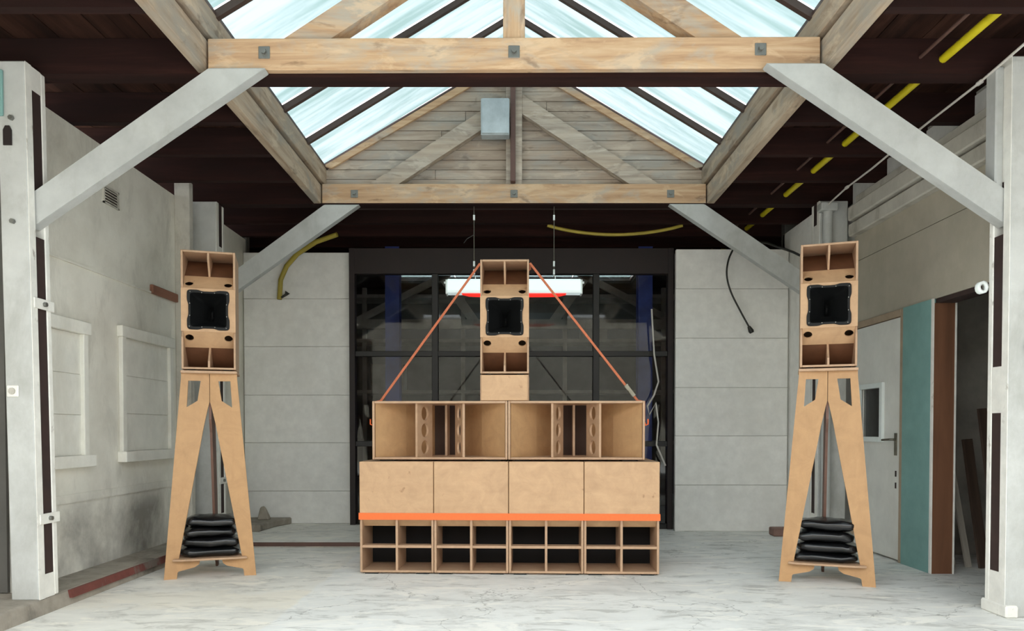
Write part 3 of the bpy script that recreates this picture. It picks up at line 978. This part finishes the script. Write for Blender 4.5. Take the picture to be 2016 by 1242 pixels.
def make_top(label):
    W, D, H, T = 0.380, 0.40, 0.885, 0.015
    t = thing('mid_top_speaker', label, 'speaker', (0, 0, 0), 0, 'plywood mid-top speakers')
    za, zb = 0.282, 0.603
    c = MB()
    prof = [(0, 0), (D, 0), (D, H), (0, H), (0, zb + 0.045), (0.018, zb + 0.002), (0.018, za - 0.002), (0, za - 0.045)]
    c.prism_x(prof, -W / 2, -W / 2 + T).prism_x(prof, W / 2 - T, W / 2)
    c.box(-W / 2 + T, W / 2 - T, 0, D, 0, T).box(-W / 2 + T, W / 2 - T, 0, D, H - T, H)
    c.box(-W / 2 + T, W / 2 - T, D - T, D, T, H - T)
    obj('carcass', c, M['ply_edge'], t, True, 0.0025)
    # horn baffle
    hz = (za + zb) / 2
    q = 0.128
    obj('baffle', MB().plate([(-W / 2, za), (W / 2, za), (W / 2, zb), (-W / 2, zb)], [[(-q, hz - q), (q, hz - q), (q, hz + q), (-q, hz + q)]], 0, 0.018, lambda p, qq, tt: (p, tt, qq)), M['ply'], t, True)
    h = MB()
    fl = [horn_loop(0.148, 0.0, hz, scallop=0.010), horn_loop(0.148, -0.008, hz, scallop=0.010), horn_loop(0.146, -0.010, hz, scallop=0.010), horn_loop(0.127, -0.010, hz, scallop=0.004), horn_loop(0.125, -0.006, hz, scallop=0.003)]
    h.loft(fl, False)
    h.loft([fl[-1], horn_loop(0.112, 0.05, hz, p=12, asp=0.93), horn_loop(0.088, 0.11, hz, p=10, asp=0.74), horn_loop(0.060, 0.18, hz, p=8, asp=0.45), horn_loop(0.040, 0.30, hz, p=6, asp=0.3), horn_loop(0.002, 0.302, hz, p=2)])
    horn = obj('horn', h, M['black_plastic'], t, True)
    for k in range(12):
        side, j = divmod(k, 3)
        off = (-0.125, -0.045, 0.045)[j]
        px, pz = [(off, 0.132 if j == 0 else 0.128), (0.132 if j == 0 else 0.128, -off), (-off, -0.132 if j == 0 else -0.128), (-0.132 if j == 0 else -0.128, off)][side]
        obj('screw', MB().tube([(px, -0.014, hz + pz), (px, -0.006, hz + pz)], 0.0036, 6), M['screw'], horn, True)
    for s in (-1, 1):
        zc = hz
        e = (zb - hz)               # edge distance from centre
        # sloping panel with two round ports
        L = 0.150
        ang = R(43)

        def fn(p, qq, tt, s=s):
            return (p, 0.004 + qq * math.sin(ang) + tt * math.cos(ang), zc + s * (e + qq * math.cos(ang) - tt * math.sin(ang)))
        w = W / 2 - T
        obj('port_panel', MB().plate([(-w, 0), (w, 0), (w, L), (-w, L)], [circle(-0.137, 0.060, 0.030), circle(0.137, 0.060, 0.030)], 0, 0.012, fn), M['ply'], t, True)
        ze = zc + s * (e + L * math.cos(ang))
        ye = 0.004 + L * math.sin(ang)
        zl = H - T if s > 0 else T
        obj('divider', MB().prism_x([(0.006, zl), (0.008, zl - s * 0.05), (ye, ze), (0.35, ze), (0.35, zl)], -0.007, 0.007), M['ply_edge'], t, True)
        obj('throat_board', MB().prism_x([(ye, ze), (0.33, zl), (0.345, zl), (ye + 0.014, ze)], -w, w), M['cavity_shade'], t, True)
    return t


# ---- middle stack, turned very slightly
YAW = R(-2)
SC = Vector((-0.042, 5.68, 0))


def stack_pt(x, y, z):
    return (SC.x + x * math.cos(YAW) - y * math.sin(YAW), SC.y + x * math.sin(YAW) + y * math.cos(YAW), z)


sub_labels = ['plywood subwoofer cabinet in the bottom row, leftmost of four, against the orange strap end',
              'plywood subwoofer cabinet in the bottom row, second from the left',
              'plywood subwoofer cabinet in the bottom row, third from the left',
              'plywood subwoofer cabinet in the bottom row, rightmost of four']
s0 = make_sub(sub_labels[0])
for i in range(4):
    o = s0 if i == 0 else copy_tree(s0)
    o.location = stack_pt((i - 1.5) * 0.578, 0, 0)
    o.rotation_euler = (0, 0, YAW)
    o['label'] = sub_labels[i]
k0 = make_kick('x')
for i in range(2):
    o = k0 if i == 0 else copy_tree(k0)
    o.location = stack_pt(-0.010 + (i - 0.5) * 1.066, 0.085, 0.873)
    o.rotation_euler = (0, 0, YAW)
    o['label'] = ['wide plywood horn cabinet with holed braces, left of the pair on the subwoofers',
                  'wide plywood horn cabinet with holed braces, right of the pair on the subwoofers'][i]
sp = thing('spacer_box', 'plain plywood box under the middle mid-top speaker', 'box', stack_pt(-0.037, 0.10, 1.343), YAW)
c = MB()
c.box(-0.19, 0.19, 0.012, 0.36, 0, 0.205)
obj('body', c, M['ply_edge'], sp, True, 0.003)
obj('front_panel', MB().box(-0.181, 0.181, 0.0, 0.012, 0.004, 0.203), M['ply'], sp, True, 0.002)

t0 = make_top('plywood mid-top speaker with black horn on top of the middle stack')
t0.location = stack_pt(-0.035, 0.10, 1.558)
t0.rotation_euler = (0, 0, R(-1))
obj('foot', MB().box(-0.15, -0.10, 0.02, 0.32, -0.010, 0), M['rubber'], t0, True)
obj('foot', MB().box(0.10, 0.15, 0.02, 0.32, -0.010, 0), M['rubber'], t0, True)


# ---- stands
def make_stand(label):
    H = 1.562
    t = thing('speaker_stand', label, 'stand', (0, 0, 0), 0, 'plywood A-frame speaker stands')
    obj('top_plate', MB().box(-0.198, 0.198, -0.012, 0.33, H - 0.020, H), M['ply_edge'], t, True, 0.003)
    zt = H - 0.020
    for s in (-1, 1):
        outer = [(s * 0.002, zt), (s * 0.196, zt), (s * 0.196, zt - 0.03), (s * 0.325, 0.0), (s * 0.238, 0.0), (s * 0.232, 0.048), (s * 0.224, 0.056),
                 (s * 0.115, 0.080), (s * 0.085, 0.10), (s * 0.075, 0.137), (s * 0.222, 0.153), (s * 0.040, 1.16), (s * 0.012, 1.29), (s * 0.002, 1.33)]
        hole = [(s * 0.062, zt - 0.055), (s * 0.148, zt - 0.055), (s * 0.160, zt - 0.255), (s * 0.085, zt - 0.205)]

        def fn(p, q, tt, s=s):       # boards fold back a little from the middle seam
            return (p, 0.04 - abs(p) * 0.12 + tt, q)
        obj('leg_board', MB().plate(outer, [hole], 0, 0.018, fn), M['stand'], t, True)
    obj('shelf', MB().prism_z([(-0.262, -0.03), (-0.20, -0.045), (0.20, -0.045), (0.262, -0.03), (0.235, 0.10), (0.06, 0.34), (-0.06, 0.34), (-0.235, 0.10)], 0.138, 0.153), M['ply_edge'], t, True, 0.003)
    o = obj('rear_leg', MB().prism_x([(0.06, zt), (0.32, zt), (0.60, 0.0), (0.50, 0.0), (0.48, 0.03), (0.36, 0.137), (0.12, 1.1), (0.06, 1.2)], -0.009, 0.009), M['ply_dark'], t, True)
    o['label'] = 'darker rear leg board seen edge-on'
    for y in (0.05, 0.28):
        obj('bolt', MB().tube([(0.10, y, zt - 0.03), (0.10, y, zt)], 0.012, 6), M['screw'], t, True)
    return t


def make_bag(label, seed, w, d, h):
    mb = MB()
    nu, nv = 44, 20
    off = Vector((seed * 3.7, seed * 1.3, seed * 2.1))

    def sp_(v, e):
        return math.copysign(abs(v) ** e, v)
    vs = []
    for j in range(nv + 1):
        ph_ = -math.pi / 2 + math.pi * j / nv
        for i in range(nu):
            a = 2 * math.pi * i / nu
            x = sp_(math.cos(ph_), 0.45) * sp_(math.cos(a), 0.36)
            y = sp_(math.cos(ph_), 0.45) * sp_(math.sin(a), 0.36)
            z = sp_(math.sin(ph_), 0.62)
            p = Vector((x * w / 2, y * d / 2, z * h / 2))
            n1 = noise.noise(p * 9 + off)
            n2 = noise.noise(Vector((p.x * 22, p.y * 22, p.z * 40)) + off * 2)
            edge = max(abs(x), abs(y)) ** 4
            p.z = p.z * (1 - 0.22 * edge) + 0.012 * n1 + 0.006 * n2
            p.x += 0.016 * noise.noise(p * 12 + off * 3)
            p.y += 0.014 * noise.noise(p * 12 + off * 5)
            p.z = max(-h * 0.46, p.z)
            vs.append((p.x, p.y, p.z + h * 0.46))
    fs = []
    for j in range(nv):
        for i in range(nu):
            a, b_ = j * nu + i, j * nu + (i + 1) % nu
            fs.append((a, b_, b_ + nu, a + nu))
    mb.add(vs, fs, True)
    return tag(obj('sand_bag', mb, M['bag'], None, True), label, 'bag', 'black bags stacked on the stand shelves')


stand_at = {'left': ((-2.295, 5.575, 0), R(17)), 'right': ((2.26, 5.33, 0), R(-20))}
st0 = make_stand('plywood A-frame stand carrying the left speaker')
names = ['bottom black bag on the %s stand shelf', 'second black bag from the bottom on the %s stand shelf', 'third black bag from the bottom on the %s stand shelf', 'topmost black bag on the %s stand shelf']
for n_, (side, (p, a)) in enumerate(stand_at.items()):
    st = st0 if n_ == 0 else copy_tree(st0)
    st.location = p
    st.rotation_euler = (0, 0, a)
    st['label'] = 'plywood A-frame stand carrying the %s speaker' % side
    sk = copy_tree(t0)
    for ch in [q for q in scene.objects if q.parent == sk and q.name.startswith('foot')]:
        pass
    Rz = Matrix.Rotation(a, 3, 'Z')
    sk.location = Vector(p) + Rz @ Vector((0, -0.006, 1.562 + 0.010))
    sk.rotation_euler = (0, 0, a)
    sk['label'] = 'plywood mid-top speaker with black horn on the %s stand' % side
    z = 0.153
    for i in range(4):
        w = (0.425, 0.41, 0.375, 0.37)[i] + (0.01 if side == 'right' else 0)
        h = (0.074, 0.084, 0.084, 0.090)[i]
        bg_ = make_bag(names[i] % side, n_ * 4 + i + 1, w, 0.27, h)
        bg_.location = Vector(p) + Rz @ Vector(((-0.004, 0.006, -0.010, 0.004)[i], 0.135 + 0.006 * (i % 2), z))
        bg_.rotation_euler = (0, 0, a + R((1, -3, 3, -2)[i]))
        z += h * 0.935
tail = MB()
tail.add([(-2.665, 5.80, 0.40), (-2.62, 5.79, 0.43), (-2.57, 5.80, 0.40), (-2.57, 5.81, 0.34), (-2.63, 5.80, 0.33), (-2.64, 5.80, 0.375),
          (-2.665, 5.83, 0.40), (-2.62, 5.83, 0.43), (-2.57, 5.83, 0.40), (-2.57, 5.84, 0.34), (-2.63, 5.84, 0.33), (-2.64, 5.83, 0.375)],
         [(0, 5, 4, 3, 2, 1), (6, 7, 8, 9, 10, 11), (0, 1, 7, 6), (1, 2, 8, 7), (2, 3, 9, 8), (3, 4, 10, 9), (4, 5, 11, 10), (5, 0, 6, 11)])
tail.box(-2.60, -2.56, 5.80, 5.835, 0.20, 0.345)
tag(obj('crumpled_film', tail, M['bag'], None, False, 0.01), 'crumpled black plastic scrap sticking out behind the left stand leg', 'plastic scrap')

# ---- straps
st_ = thing('ratchet_strap', 'bright orange webbing strap wrapped around the four subwoofers', 'strap', stack_pt(0, 0, 0.45), YAW)
b = MB()
zc0, zc1 = -0.026, 0.026
hw, e = 4 * 0.578 / 2, 0.003
b.box(-hw - e, hw + e, -0.012 - 2 * e, -0.012 - e / 2, zc0, zc1)
b.box(-hw - e, hw + e, 0.722, 0.722 + e, zc0, zc1)
b.box(-hw - e, -hw, -0.012 - e, 0.722, zc0, zc1)
b.box(hw, hw + e, -0.012 - e, 0.722, zc0, zc1)
obj('webbing', b, M['orange'], st_, True)
ds = thing('ratchet_strap', 'thin orange strap running from the middle speaker down to both horn cabinets', 'strap', stack_pt(0, 0.2, 1.343))
zt = 1.343
segs = []
for s in (-1, 1):
    cx = -0.037
    top_ = stack_pt(cx + s * 0.197, 0.20, 2.435)
    low = stack_pt(-0.010 + s * 1.02, 0.20, zt + 0.006)
    out = stack_pt(-0.010 + s * 1.074, 0.20, zt - 0.005)
    dn = stack_pt(-0.010 + s * 1.074, 0.20, zt - 0.16)
    bk = stack_pt(cx + s * 0.197, 0.52, 2.45)
    bm_ = stack_pt(cx, 0.52, 2.45)
    o = obj('webbing', MB().band([bm_, bk, top_, low, out, dn], (s * 1.06, 0.6, 0.82), 0.020, 0.004), M['orange_dim'], ds)
    hk = MB().tube([dn, (dn[0] + s * 0.012, dn[1], dn[2] - 0.03), (dn[0] + s * 0.030, dn[1], dn[2] - 0.02), (dn[0] + s * 0.03, dn[1], dn[2] + 0.02)], 0.006, 6)
    obj('hook', hk, M['orange'], ds)
    if s > 0:
        d = (Vector(low) - Vector(top_)).normalized()
        p = Vector(low) - d * 0.10
        bu = MB()
        pr = d.cross(Vector((0, 1, 0))).normalized()
        for kk in (-1, 1):
            q0 = p + Vector((0, 0.018 * kk, 0))
            bu.band([q0 - d * 0.055, q0 + d * 0.055], pr, 0.028, 0.004)
        bu.tube([p + Vector((0, -0.024, 0)), p + Vector((0, 0.024, 0))], 0.014, 8)
        bu.tube([p - d * 0.05 + Vector((0, -0.024, 0)) + pr * 0.01, p - d * 0.05 + Vector((0, 0.024, 0)) + pr * 0.01], 0.007, 8)
        obj('ratchet_buckle', bu, M['steel'], ds)

# ================================================================== LAMP, HOSES, CABLES
lamp = thing('hanging_lamp', 'white hanging lamp with red glowing underside behind the middle speaker', 'lamp', (0, 7.290, 2.40))
obj('housing', MB().prism_x([(7.220, 2.45), (7.360, 2.45), (7.375, 2.475), (7.345, 2.575), (7.330, 2.59), (7.250, 2.59), (7.235, 2.575), (7.205, 2.475)], -0.65, 0.65), M['lamp_glow'], lamp, False, 0.004)
for s in (-1, 1):
    obj('end_cap', MB().prism_x([(7.225, 2.44), (7.355, 2.44), (7.355, 2.58), (7.225, 2.58)], s * 0.65, s * 0.667), M['lamp_white'], lamp, False, 0.004)
    obj('end_lug', MB().box(s * 0.667, s * 0.687, 7.280, 7.300, 2.55, 2.57), M['lamp_white'], lamp)
    x = 0.392 * s
    h = MB()
    h.tube([(x, 7.290, 2.61), (x, 7.290, 3.303)], 0.004, 6)
    hg = obj('hanger_rod', h, M['steel'], lamp)
    for zz in (2.64, 2.72, 3.17):
        obj('coupling', MB().tube([(x, 7.290, zz), (x, 7.290, zz + 0.05)], 0.010, 8), M['lamp_white'], hg)
    obj('hook', MB().tube([(x, 7.290, 2.59), (x + 0.014, 7.290, 2.60), (x + 0.012, 7.290, 2.625), (x - 0.006, 7.290, 2.63)], 0.005, 6), M['lamp_white'], hg)
loops = []
for k in range(17):
    x = -0.51 + 1.02 * k / 16
    bulge = math.sqrt(max(0.0, 1 - (abs(x) / 0.51) ** 6)) * 0.026 + 0.002
    loops.append([(x, 7.290 - 0.05 * math.cos(math.pi * j / 8), 2.448 - bulge * math.sin(math.pi * j / 8)) for j in range(9)] + [(x, 7.330, 2.4495), (x, 7.250, 2.4495)])
mbr = MB()
mbr.loft(loops)
mbr.add(loops[0], [tuple(range(11))[::-1]])
mbr.add(loops[-1], [tuple(range(11))])
o = obj('glowing_tube', mbr, M['red_lamp'], lamp)
o['label'] = 'red glowing underside'
tag(obj('loose_wire', MB().tube([(-0.392, 7.275, 3.03), (-0.40, 7.275, 3.02), (-0.46, 7.275, 2.985), (-0.49, 7.275, 2.945)], 0.004, 6), M['black_cable']),
    'short loose wire tied to the left rod of the hanging lamp', 'wire')

tag(obj('yellow_hose', MB().tube([(2.64, 1.45, 3.40), (2.64, 9.4, 3.40)], 0.026, 10), M['yellow']),
    'straight yellow pipe running through the ceiling joists at the right', 'pipe')
tag(obj('dark_conduit', MB().tube([(2.50, 1.45, 3.41), (2.50, 9.4, 3.41)], 0.011, 8), M['brown_batten']),
    'thin dark conduit beside the yellow ceiling pipe', 'pipe')
pts = []
for k in range(15):
    u = k / 14
    pts.append((0.36 + 1.45 * u, 8.0, 3.315 - 0.10 * math.sin(math.pi * u) ** 0.8))
tag(obj('yellow_hose', MB().tube(pts, 0.018, 10), M['yellow_dull']), 'dull yellow hose sagging under the joists above the glass front', 'hose')
yh = thing('yellow_hose', 'yellow hose with black end bending down the back wall at the left', 'hose', (-2.6, 8.3, 2.58))
obj('tube', MB().tube([(-1.95, 8.2, 3.27), (-2.2, 8.25, 3.20), (-2.42, 8.3, 3.08), (-2.55, 8.33, 2.95), (-2.62, 8.34, 2.80), (-2.635, 8.34, 2.58)], 0.027, 10), M['yellow_dull'], yh)
obj('plug', MB().tube([(-2.61, 8.33, 2.60), (-2.56, 8.33, 2.63), (-2.54, 8.33, 2.66)], [0.012, 0.014, 0.03], 10), M['black_cable'], yh)
bc = thing('hanging_cable', 'black cable with a plug dangling in front of the right back wall', 'cable', (2.55, 8.0, 2.15))
pts = [(2.36, 8.02, 3.30), (2.38, 8.02, 3.12), (2.31, 8.0, 2.95), (2.285, 7.98, 2.78), (2.33, 7.98, 2.60), (2.43, 7.98, 2.40), (2.53, 7.98, 2.22)]
cv = []
for i in range(len(pts) - 1):
    p0, p1, p2, p3 = [Vector(pts[max(0, min(len(pts) - 1, i + k))]) for k in (-1, 0, 1, 2)]
    for k in range(5):
        u = k / 5
        cv.append(0.5 * ((2 * p1) + (p2 - p0) * u + (2 * p0 - 5 * p1 + 4 * p2 - p3) * u * u + (3 * p1 - p0 - 3 * p2 + p3) * u ** 3))
cv.append(Vector(pts[-1]))
obj('cord', MB().tube(cv, 0.010, 8), M['black_cable'], bc)
obj('plug', MB().tube([(2.525, 7.98, 2.23), (2.55, 7.98, 2.18), (2.56, 7.98, 2.16)], [0.016, 0.030, 0.022], 10), M['black_cable'], bc)
pts = [(2.85, 4.0, 3.29), (2.86, 4.2, 3.28), (2.88, 4.62, 3.265), (2.90, 5.2, 3.27), (2.92, 5.55, 3.275), (2.935, 6.1, 3.26), (2.95, 6.6, 3.265), (2.965, 7.08, 3.24)]
wc = thing('white_cable', 'white cable strung under the joists along the right wall', 'cable', (2.9, 5.5, 3.25))
obj('cord', MB().tube(pts, 0.008, 8), M['white_cable'], wc)
for p in pts[2:-1:2]:
    obj('clip', MB().tube([(p[0], p[1] - 0.02, p[2]), (p[0], p[1] + 0.02, p[2])], 0.014, 8), M['white_cable'], wc)
dp = thing('drain_pipe', 'grey vertical pipe with collar on the right rear post', 'pipe', (2.98, 7.08, 0))
obj('tube', MB().tube([(2.985, 7.08, 0.0), (2.985, 7.08, 3.25)], 0.045, 12), M['grey_paint'], dp)
obj('collar', MB().box(2.90, 3.06, 7.01, 7.13, 3.19, 3.27), M['grey_paint'], dp, False, 0.012)
tag(obj('slung_cable', MB().tube([(2.25, 7.94, 3.316), (2.30, 7.9, 3.14), (2.45, 7.8, 3.09), (2.6, 7.65, 3.04), (2.80, 7.46, 2.90), (2.95, 7.345, 2.78)], 0.012, 8), M['black_cable']),
    'dark cord slung from the joists to the right rear post', 'cord')
tag(obj('power_cable', MB().tube([(1.52, 8.2, 2.45), (1.55, 8.2, 1.95), (1.60, 8.2, 1.65), (1.55, 8.2, 1.5), (1.48, 8.2, 1.38), (1.50, 8.2, 1.28), (1.57, 8.2, 1.42), (1.60, 8.2, 1.2), (1.58, 8.2, 0.95), (1.68, 8.2, 0.72)], 0.010, 8), M['white_cable']),
    'thin white cord hanging by the right edge of the glass front', 'cord')

# odds and ends on the floor
tag(obj('loose_brick', MB().box(2.72, 2.98, 7.72, 7.88, 0, 0.085), M['brick'], None, False, 0.01), 'dull red brick on the floor behind the right stand', 'brick')
tag(obj('concrete_block', MB().prism_z([(-3.0, 7.65), (-2.66, 7.72), (-2.62, 8.1), (-2.52, 8.38), (-3.0, 8.38)], 0.05, 0.125), M['kerb'], None, False, 0.012),
    'low concrete ledge in the rear left corner of the floor', 'ledge')
rub = MB()
rub.add([(-2.83, 8.12, 0.125), (-2.70, 8.12, 0.125), (-2.70, 8.22, 0.125), (-2.83, 8.22, 0.125), (-2.80, 8.14, 0.27), (-2.76, 8.16, 0.285), (-2.75, 8.2, 0.24), (-2.81, 8.2, 0.22)],
        [(0, 3, 2, 1), (4, 5, 6, 7), (0, 1, 5, 4), (1, 2, 6, 5), (2, 3, 7, 6), (3, 0, 4, 7)])
tag(obj('rubble_lump', rub, M['kerb'], None, False, 0.01), 'broken brown lump standing on the rear left ledge', 'rubble')

# ---- things in the store room
for x, lb in ((-1.46, 'blue steel column behind the glass at the left'), (1.575, 'blue steel column behind the glass at the right')):
    cl = thing('steel_column', lb, 'column', (x, 8.95, 0), 0, 'blue columns in the store room')
    obj('web', MB().box(x - 0.012, x + 0.012, 8.91, 9.05, 0, 3.31), M['blue'], cl)
    obj('flange', MB().box(x - 0.085, x + 0.085, 8.895, 8.91, 0, 3.31), M['blue'], cl)
    obj('flange', MB().box(x - 0.085, x + 0.085, 9.05, 9.065, 0, 3.31), M['blue'], cl)
rk = thing('storage_rack', 'grey storage rack with boards standing in the dark room behind the glass', 'rack', (0, 11, 0))
for x in (-2.2, -0.75, 0.75, 2.2):
    obj('upright', MB().box(x - 0.03, x + 0.03, 10.9, 10.96, 0, 3.2), M['dark_wall'], rk)
for z in (0.9, 1.65, 2.4, 3.05):
    obj('shelf_board', MB().box(-2.4, 2.4, 10.88, 11.4, z, z + 0.05), M['dark_wall'], rk)
for i, (x, y, w, h, z, lb) in enumerate(((-1.95, 9.6, 0.55, 0.5, 0.0, 'pale carton on the floor behind the glass at the left'), (-1.9, 11.1, 0.5, 0.4, 1.70, 'pale carton on the rack shelf behind the blue column'),
                                         (1.2, 11.1, 0.4, 0.3, 2.45, 'small pale carton on the upper rack shelf at the right'))):
    cb = thing('carton', lb, 'box', (x, y, z))
    obj('body', MB().box(x - w / 2, x + w / 2, y, y + 0.3, z, z + h), M['dark_wall'], cb, False, 0.006)
    for s in (-1, 1):
        obj('flap', MB().box(x + s * 0.004, x + s * w / 2, y + 0.002, y + 0.298, z + h, z + h + 0.004), M['dark_wall'], cb)

rl = struct(obj('window_4', MB().box(-1.97, -1.93, 11.58, 12.42, 3.6, 3.66).box(1.93, 1.97, 11.58, 12.42, 3.6, 3.66).box(-1.93, 1.93, 11.58, 11.62, 3.6, 3.66).box(-1.93, 1.93, 12.38, 12.42, 3.6, 3.66), M['bar']))  # rooflight added in the unseen store-room roof to brighten the room
for k in range(4):
    obj('pane', MB().box(-1.93 + 0.965 * k, -1.93 + 0.965 * (k + 1) - 0.01, 11.62, 12.38, 3.63, 3.636), M['sky_glass'], rl)
tr_ = thing('roof_truss', 'dim grey roof truss in the store room behind the glass', 'truss', (0, 10.5, 2.6))
obj('bottom_chord', MB().box(-2.9, 2.9, 10.5, 10.6, 2.55, 2.68), M['dark_wall'], tr_)
for s in (-1, 1):
    obj('strut', MB().prism_y([(s * 2.3, 2.68), (s * 2.1, 2.68), (s * 0.9, 3.30), (s * 1.1, 3.30)], 10.52, 10.58), M['dark_wall'], tr_)
    obj('strut', MB().prism_y([(s * 0.5, 2.68), (s * 0.66, 2.68), (s * 1.1, 3.30), (s * 0.94, 3.30)], 10.52, 10.58), M['dark_wall'], tr_)
